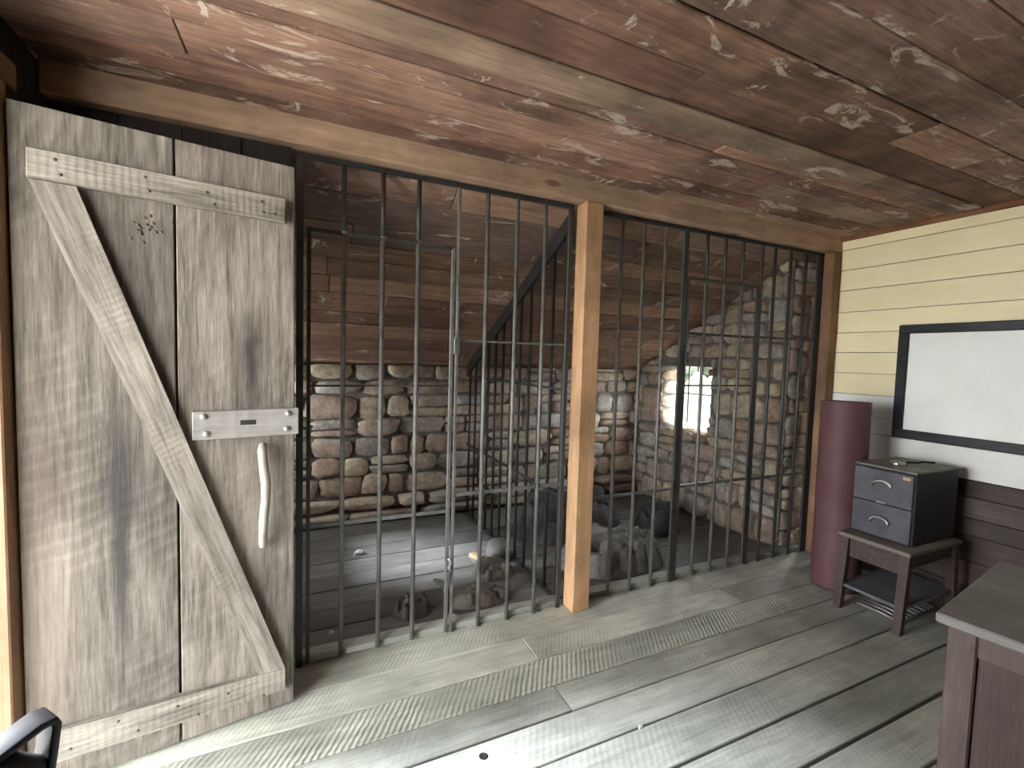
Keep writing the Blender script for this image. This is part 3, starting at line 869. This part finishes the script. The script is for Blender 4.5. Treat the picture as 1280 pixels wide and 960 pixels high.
# diagonal brace: local frame along the board
A = Vector((0.045, 0, 1.8345)); B = Vector((0.143, 0, 1.8345)); Cc = Vector((0.695, 0, 0.172)); Dd = Vector((0.607, 0, 0.177))
n = 9
front = []; rr = random.Random(3)
lft = [A.lerp(Dd, i/n) for i in range(n+1)]; rgt = [B.lerp(Cc, i/n) for i in range(n+1)]
for i in range(1, n): lft[i] = lft[i]+Vector((rr.uniform(-0.004, 0.004), 0, 0))
ctr = (A+B+Cc+Dd)/4
axis = ((Dd+Cc)/2-(A+B)/2); tilt = math.atan2(axis.x, -axis.z)
Rm = Matrix.Rotation(-tilt, 3, 'Y')     # local -> door : local Z along the brace
Ri = Rm.inverted()
v = []; f = []
for d in (-0.026, -0.0005):
    for p in lft + rgt:
        q = Ri @ (p-ctr); v.append((q.x, d, q.z))
k = n+1; t = 2*k
for i in range(n):
    f.append((i, i+1, k+i+1, k+i)); f.append((t+i, t+k+i, t+k+i+1, t+i+1))
    f.append((i, t+i, t+i+1, i+1)); f.append((k+i, k+i+1, t+k+i+1, t+k+i))
f.append((0, k, t+k, t)); f.append((n, t+n, t+k+n, k+n))
br = mesh_obj('brace', v, f, M['brace'], door, False, ctr, Rm.to_euler())
# latch board with slot and bolts
lb = MB().box(0.413, 0.742, -0.020, -0.0005, 1.065, 1.163, 0.003).build('latch_board', M['latch'], door)
MB().box(0.552, 0.600, -0.0215, -0.0205, 1.110, 1.127, 0.0004).build('slot', M['iron_black'], lb)
for bx_, bz in ((0.445, 1.145), (0.452, 1.085), (0.705, 1.145), (0.700, 1.088)):
    MB().lathe([(0.0, 0.008), (0.006, 0.007), (0.010, 0.004), (0.011, 0.0)], 10).build('bolt', M['bolt'], lb, True, (bx_, -0.0205, bz), (math.pi/2, 0, 0))
# peeled branch handle
pts = [(0.622, -0.020, 1.035), (0.618, -0.040, 1.015), (0.622, -0.045, 0.96), (0.629, -0.047, 0.90), (0.628, -0.047, 0.84), (0.622, -0.046, 0.77), (0.619, -0.045, 0.71), (0.620, -0.038, 0.675), (0.622, -0.018, 0.662)]
MB().tube(pts, [0.014, 0.016, 0.0155, 0.0165, 0.015, 0.0155, 0.014, 0.014, 0.012], 10).build('branch_handle', M['peeled'], door, True)
# nail heads
nl = None
rr = random.Random(8)
spots = [(0.62, 1.895), (0.66, 1.86), (0.625, 1.86), (0.30, 1.90), (0.31, 1.86), (0.10, 1.90), (0.11, 1.86), (0.46, 1.89), (0.48, 1.855)] + \
        [(0.11+i*0.082+rr.uniform(-0.02, 0.02), 0.175-0.058*((0.11+i*0.082-0.06)/0.635)-0.005+(0.018 if i % 2 else -0.028)) for i in range(7)]
for sx, sz in spots:
    if nl is None:
        nl = MB().lathe([(0.0, 0.002), (0.004, 0.0018), (0.005, 0.0)], 8).build('nail', M['nail'], door, True, (sx, -0.0243, sz), (math.pi/2, 0, 0))
    else: share('nail', nl, door, (sx, -0.0243, sz), (math.pi/2, 0, 0))
for _ in range(18):
    share('nail', nl, door, (0.30+rr.gauss(0, 0.03), -0.0003, 1.755+rr.gauss(0, 0.025)), (math.pi/2, 0, 0))
for z in (0.35, 1.65):
    MB().box(-0.03, 0.05, 0.0285, 0.034, z-0.02, z+0.02, 0.001).build('hinge', M['iron_dark'], door)

# ------------------------------------------------------------------ framed panel on the right wall
fp = empty('framed_board', (XR, 1.66, 0.935))
tag(fp, 'white board in a black wooden frame on the cream right wall', 'framed board')
fw, fh, ft = 1.10, 0.722, 0.055
MB().box(-0.028, -0.001, -fw, 0, 0, ft, 0.004).build('frame_rail', M['frame'], fp)
MB().box(-0.028, -0.001, -fw, 0, fh-ft, fh, 0.004).build('frame_rail', M['frame'], fp)
MB().box(-0.028, -0.001, -ft, 0, ft+0.0005, fh-ft-0.0005, 0.004).build('frame_stile', M['frame'], fp)
MB().box(-0.028, -0.001, -fw, -fw+ft, ft+0.0005, fh-ft-0.0005, 0.004).build('frame_stile', M['frame'], fp)
MB().box(-0.012, -0.001, -fw+ft+0.0005, -ft-0.0005, ft+0.0005, fh-ft-0.0005).build('white_panel', M['panel'], fp)

# ------------------------------------------------------------------ red roll
rl = empty('red_roll', (3.06, 1.70, 0)); 
tag(rl, 'tall dull red rolled sheet standing in the corner by the cells', 'roll')
rl.rotation_euler = (math.radians(-1.2), math.radians(1.6), 0)
RR = 0.132; HH = 1.165
vv = []; ff = []
nn = 54; turns = 2.3
for zi, zz in enumerate((0.0, 0.02, 0.4, 0.8, HH-0.006, HH)):
    for i in range(nn+1):
        th = 2*math.pi*turns*i/nn*1.0 - 2.1
        r = RR-0.011*turns*(1-i/nn)*1.0
        if zi == 5: r -= 0.001
        vv.append((r*math.cos(th), r*math.sin(th), zz))
for zi in range(5):
    for i in range(nn): ff.append((zi*(nn+1)+i, zi*(nn+1)+i+1, (zi+1)*(nn+1)+i+1, (zi+1)*(nn+1)+i))
ro = mesh_obj('sheet', vv, ff, M['red_roll'], rl, True)
sm = ro.modifiers.new('thick', 'SOLIDIFY'); sm.thickness = 0.005; sm.offset = 0
MB().lathe([(0.095, 0.02), (0.095, HH-0.05), (0.0, HH-0.05)], 24).build('core', M['red_dark'], rl, True)

# ------------------------------------------------------------------ stand, cabinet, rack
st = empty('low_stand', (2.83, 1.22, 0))
tag(st, 'low dark wooden stand with splayed legs and a lower shelf', 'stand')
TX, TY, TZ = 0.53, 0.345, 0.43
MB().box(-0.005, TX, -0.002, TY, TZ-0.022, TZ, 0.003, 0.001).build('top', M['stand_top'], st)
MB().box(0.022, 0.040, 0.03, TY-0.03, TZ-0.135, TZ-0.023, 0.002).build('apron', M['stand'], st)
MB().box(TX-0.045, TX-0.027, 0.03, TY-0.03, TZ-0.12, TZ-0.023, 0.002).build('apron', M['stand'], st)
MB().box(0.06, TX-0.06, 0.022, 0.038, TZ-0.10, TZ-0.023, 0.002).build('apron', M['stand'], st)
MB().box(0.06, TX-0.06, TY-0.038, TY-0.022, TZ-0.10, TZ-0.023, 0.002).build('apron', M['stand'], st)
def leg(tx, ty, bx, by):
    h = 0.021
    v = []
    for (cx, cy, z, s_) in ((bx, by, 0.0, h*0.85), (tx, ty, TZ-0.022, h*1.05)):
        v += [(cx-s_, cy-s_, z), (cx+s_, cy-s_, z), (cx+s_, cy+s_, z), (cx-s_, cy+s_, z)]
    mesh_obj('leg', v, [(3, 2, 1, 0), (4, 5, 6, 7), (0, 1, 5, 4), (1, 2, 6, 5), (2, 3, 7, 6), (3, 0, 4, 7)], M['stand'], st)
leg(0.03, 0.027, -0.022, 0.020); leg(0.03, TY-0.03, -0.022, TY-0.035)
leg(TX-0.035, 0.027, TX-0.01, 0.02); leg(TX-0.035, TY-0.03, TX-0.01, TY-0.035)
MB().box(-0.012, TX-0.01, 0.012, TY-0.025, 0.125, 0.142, 0.002).build('shelf', M['shelf'], st)

cb_ = empty('drawer_cabinet', (2.932, 1.262, TZ+0.001))
tag(cb_, 'dark slate two-drawer file box standing on the low stand', 'cabinet')
CX, CY, CH = 0.44, 0.298, 0.40
MB().box(0.006, CX, 0, CY, 0, CH-0.012, 0.004).build('body', M['iron_black'], cb_)
MB().box(0.0, CX+0.002, -0.002, CY+0.002, CH-0.0115, CH, 0.003).build('top', M['cab_top'], cb_)
for (z0, z1, pz) in ((0.008, 0.192, 0.100), (0.198, 0.380, 0.305)):
    dr = MB().box(-0.012, 0.0055, 0.008, CY-0.008, z0, z1, 0.003).build('drawer', M['cab'], cb_)
    # arched cup pull
    pts = []; 
    v = []; f = []
    nk = 9
    for i in range(nk):
        th = math.pi*i/(nk-1)
        yy = CY/2+0.052*math.cos(th); zz = pz-0.012+0.034*math.sin(th)
        v += [(-0.0125, yy, zz+0.006), (-0.028, yy*0.86+CY/2*0.14, zz-0.004), (-0.0125, yy*0.8+CY/2*0.2, zz-0.012)]
    for i in range(nk-1):
        for a in range(2): f.append((i*3+a, i*3+a+1, (i+1)*3+a+1, (i+1)*3+a))
    cp = mesh_obj('cup_pull', v, f, M['bolt'], dr, True)
    so = cp.modifiers.new('thick', 'SOLIDIFY'); so.thickness = 0.002
MB().box(-0.0155, -0.0125, CY/2-0.022, CY/2+0.022, 0.196, 0.206, 0.001).build('catch', M['bolt'], cb_)
MB().box(-0.0140, -0.0122, 0.020, 0.055, 0.352, 0.368, 0.0004).build('label_plate', M['tan'], cb_)

tag(MB().lathe([(0.0, 0.0), (0.034, 0.0), (0.036, 0.004), (0.036, 0.018), (0.032, 0.022), (0.024, 0.022), (0.022, 0.010), (0.0, 0.010)], 20)
    .build('metal_lid', M['bright'], None, True, (3.06, 1.41, TZ+CH+0.0005)), 'small shiny round metal lid on the file box top', 'lid')
tag(MB().tube([(0.0, 0.05, 0.006), (0.05, 0.02, 0.006), (0.10, 0.04, 0.006), (0.15, 0.0, 0.006), (0.20, 0.02, 0.006), (0.24, -0.03, 0.006)], 0.0055, 6)
    .build('power_cable', M['iron_black'], None, True, (3.10, 1.39, TZ+CH+0.0005)), 'short dark cable lying across the file box top', 'cable')
rk = empty('wire_rack', (2.90, 1.29, 0))
tag(rk, 'bent metal rack on the floor beneath the low stand', 'rack')
for a in (0.0, 0.20): MB().tube([(0, a, 0.01), (0.40, a, 0.01)], 0.006, 6).build('rod', M['iron'], rk, True)
for k in range(9): MB().tube([(0.02+k*0.045, 0, 0.018), (0.02+k*0.045, 0.10, 0.024), (0.02+k*0.045, 0.20, 0.018)], 0.007, 6).build('slat', M['bolt'], rk, True)

# ------------------------------------------------------------------ desk
dk = empty('desk', (1.475, 0.572, 0), math.radians(8))
tag(dk, 'red-brown wooden desk with a dark grey top in the lower right', 'desk')
DX, DY, DZ = 0.60, 1.25, 0.76
MB().box(-0.012, DX, -DY, 0, DZ-0.026, DZ, 0.004, 0.001).build('desk_top', M['desk_top'], dk)
for (a, b) in ((0.012, -0.075), (DX-0.062, -0.075), (0.012, -DY+0.02), (DX-0.062, -DY+0.02)):
    MB().box(a, a+0.05, b, b+0.055, 0, DZ-0.027, 0.004).build('corner_post', M['desk_edge'], dk)
MB().box(0.022, 0.040, -DY+0.076, -0.076, 0.08, DZ-0.027, 0.002).build('front_panel', M['desk'], dk)
MB().box(0.014, 0.021, -DY+0.076, -0.076, DZ-0.085, DZ-0.028, 0.001).build('rail', M['desk_edge'], dk)
MB().box(0.063, DX-0.063, -0.062, -0.044, 0.08, DZ-0.027, 0.002).build('side_panel', M['desk'], dk)
MB().box(0.063, DX-0.063, -DY+0.044, -DY+0.062, 0.08, DZ-0.027, 0.002).build('side_panel', M['desk'], dk)

# ------------------------------------------------------------------ armchair at the left, mostly out of frame
ch = empty('black_armchair', (-0.484, 0.888, 0), math.radians(-50))
tag(ch, 'glossy black armchair, only the tip of one armrest showing lower left', 'chair')
MB().box(-0.22, 0.22, -0.17, 0.20, 0.40, 0.45, 0.015).build('seat', M['plastic'], ch)
MB().box(-0.20, 0.20, -0.20, -0.17, 0.46, 0.80, 0.012).build('backrest', M['plastic'], ch)
for sx in (-1, 1):
    for sy in (-1, 1):
        MB().tube([(sx*0.18, sy*0.14, 0.41), (sx*0.20, sy*0.16, 0.0)], 0.014, 8).build('leg', M['iron_black'], ch, True)
    x = sx*0.235
    # strap-like pad folding over the front of the arm, and the rounded tube below it
    prof = [(-0.18, 0.575), (-0.05, 0.578), (0.05, 0.585), (0.13, 0.600), (0.19, 0.620), (0.215, 0.618), (0.222, 0.60), (0.216, 0.55), (0.205, 0.47), (0.20, 0.43)]
    v = []; f = []
    for (yy, zz) in prof:
        v += [(x-0.034, yy, zz), (x+0.030, yy, zz)]
    for i in range(len(prof)-1): f.append((2*i, 2*i+1, 2*i+3, 2*i+2))
    pad = mesh_obj('armrest', v, f, M['plastic'], ch, True)
    so = pad.modifiers.new('thick', 'SOLIDIFY'); so.thickness = 0.016
    bv = pad.modifiers.new('bevel', 'BEVEL'); bv.width = 0.004; bv.segments = 2
    MB().tube([(x+0.012, -0.15, 0.530), (x+0.012, 0.0, 0.538), (x+0.012, 0.10, 0.552), (x+0.012, 0.145, 0.552), (x+0.012, 0.165, 0.53), (x+0.012, 0.172, 0.44)], 0.036, 14).build('arm_tube', M['plastic'], ch, True)

# ------------------------------------------------------------------ blankets and litter in the cells
def blanket(cx, cy, wx, wy, folds, seed, mat, label, lift=0.05, name='blanket', cat='blanket', rs=1.0, nx=96, ny=72):
    """a cloth thrown down in rolled folds: one sheet over a bundle of curved rolls"""
    rr = random.Random(seed)
    curves = []
    for k in range(folds):
        a = rr.uniform(-0.9, 0.9); bend = rr.uniform(-2.6, 2.6); Lc = rr.uniform(0.7, 1.2)
        ox, oy = rr.uniform(-0.45, 0.45)*wx, rr.uniform(-0.45, 0.45)*wy
        pts = []
        for i in range(9):
            t = (i/8-0.5)*Lc
            th = a+bend*t
            pts.append((ox+t*wx*1.1*math.cos(th), oy+t*wy*1.1*math.sin(th)))
        r = rr.uniform(0.018, 0.040)*rs
        d0 = math.hypot(ox/wx, oy/wy)
        curves.append((pts, r, lift*max(0.05, 1.2-1.7*d0)+rr.uniform(0, 0.05)*rs))
    hv = {}
    for i in range(nx+1):
        for j in range(ny+1):
            x = (i/nx-0.5)*2*wx; y = (j/ny-0.5)*2*wy
            wp = noise.noise_vector(Vector((x*7, y*7, seed)))*0.02
            px, py = x+wp.x, y+wp.y
            e = math.hypot(x/wx, y/wy)
            best = 0.0
            for pts, r, z0 in curves:
                d = 9
                for (ax, ay), (bx, by) in zip(pts, pts[1:]):
                    vx, vy = bx-ax, by-ay
                    t = max(0, min(1, ((px-ax)*vx+(py-ay)*vy)/(vx*vx+vy*vy+1e-9)))
                    d = min(d, math.hypot(px-ax-t*vx, py-ay-t*vy))
                if d < r*1.3:
                    best = max(best, z0+math.sqrt(max(0, 1-(d/(r*1.3))**2))*r*1.5)
            edge = 0.88+0.16*noise.noise(Vector((x*5, y*5, seed+3)))
            base = (lift*0.5*max(0, 1-e*e) + 0.012) if e < edge else -0.01
            h = max(best if e < edge+0.03 else -0.01, base)
            if h > 0:
                w3 = noise.noise_vector(Vector((x*4, y*4, seed+7)))*0.35
                rg = 1-abs(noise.noise(Vector((x*13+w3.x*6, y*7+w3.y*6, seed))))*2.5
                h += rs*(0.016*max(rg, 0.0) + 0.005*noise.noise(Vector((x*24, y*24, seed))))
                h = 0.010+(h-0.010)*max(0.0, min(1.0, (edge+0.03-e)/0.22))**0.6
            hv[i, j] = (x, y, h)
    idx = {}; v = []; f = []
    for i in range(nx):
        for j in range(ny):
            q = [(i, j), (i+1, j), (i+1, j+1), (i, j+1)]
            if all(hv[c][2] <= 0 for c in q): continue
            for c in q:
                if c not in idx: idx[c] = len(v); v.append((hv[c][0], hv[c][1], max(hv[c][2], 0.001)))
            f.append(tuple(idx[c] for c in q))
    o = mesh_obj(name, v, f, mat, None, True, (cx, cy, 0.0))
    return tag(o, label, cat)
blanket(1.93, 2.50, 0.44, 0.28, 22, 6, M['knit'], 'crumpled light grey knitted blanket at the front of the heap', 0.12, rs=1.1)
blanket(1.96, 3.13, 0.52, 0.33, 18, 11, M['wool'], 'dark grey wool blanket heaped behind the knitted one', 0.20, rs=1.3)
blanket(2.66, 2.86, 0.21, 0.19, 9, 21, M['wool'], 'small dark folded blanket at the right end of the heap', 0.13, rs=1.3)
blanket(0.93, 2.36, 0.20, 0.11, 9, 31, M['rag'], 'crumpled brown rag on the floor behind the left cell bars', 0.03, 'rag', 'rag', 0.6, 48, 36)
blanket(1.10, 2.62, 0.15, 0.11, 8, 33, M['rag'], 'crumpled brown rag near the foot of the bar partition', 0.04, 'rag', 'rag', 0.6, 48, 36)
blanket(0.53, 2.36, 0.11, 0.09, 6, 41, M['leather'], 'dark leather scrap just inside the left cell gate', 0.04, 'leather_scrap', 'scrap', 0.7, 40, 32)
MBx = MB().tube([(0.70, 2.30, 0.012), (0.72, 2.34, 0.07), (0.71, 2.40, 0.11), (0.67, 2.44, 0.12)], [0.012, 0.016, 0.016, 0.010], 8)
tag(MBx.build('leather_strap', M['rag'], None, True), 'curled brown strap rising beside the leather scrap', 'strap')
tag(MB().lathe([(0.0, 0.0), (0.07, 0.0), (0.085, 0.03), (0.075, 0.09), (0.05, 0.12), (0.0, 0.13)], 18).build('grey_stone', M['rock'], None, True, (1.225, 2.83, 0.0)),
    'rounded grey stone at the foot of the bar partition', 'stone')
tag(MB().box(-0.022, 0.022, -0.05, 0.05, 0, 0.03, 0.003, 0.002).build('wood_block', M['tan'], None, False, (1.08, 2.86, 0.0), (0, 0, 0.5)), 'small tan block of wood beside the grey stone', 'block')
chip('paper_scrap', 0.13, 2.33, 0.0, 0.022, M['paper'], 'pale torn paper scrap on the dark floor by the plank door', 'scrap', None, 1)
chip('paper_scrap', 0.35, 3.20, 0.0, 0.028, M['paper'], 'curled pale scrap beside the light patch in the left cell', 'scrap', None, 2, 0.9)
chip('paper_scrap', 0.72, 2.24, 0.0, 0.03, M['paper'], 'pale crumpled scrap beside the gate post', 'scrap', None, 4, 0.8)
for k, (x, y, lab) in enumerate(((2.05, 1.33, 'wood chip on the bare floor in front of the stand'), (1.72, 1.50, 'pale leaf bit on the floor in front of the right cell'),
                            (1.16, 1.28, 'small pale splinter lying across a floor seam'))):
    chip('wood_chip', x, y, 0.0, 0.012, M['paper'], lab, 'chip', None, 20+k)
kh = MB().lathe([(0.0, 0.0004), (0.011, 0.0004), (0.013, 0.0015), (0.015, 0.0)], 14).build('knot_hole', M['under'], floor, True, (0.568, 1.39, 0.0))

# groups of look-alike things
GROUPS = {'cell_grille': 'fixed bar grilles of the cells', 'cell_gate': 'bar gates of the cells', 'blanket': 'blankets heaped in the cell',
          'rag': 'rags on the cell floor', 'paper_scrap': 'pale scraps on the cell floor', 'wood_chip': 'chips on the bare floor', 'wooden_post': 'pine posts of the cell front'}
for o in scene.objects:
    k = o.name.split('.')[0]
    if o.parent is None and k in GROUPS: o['group'] = GROUPS[k]
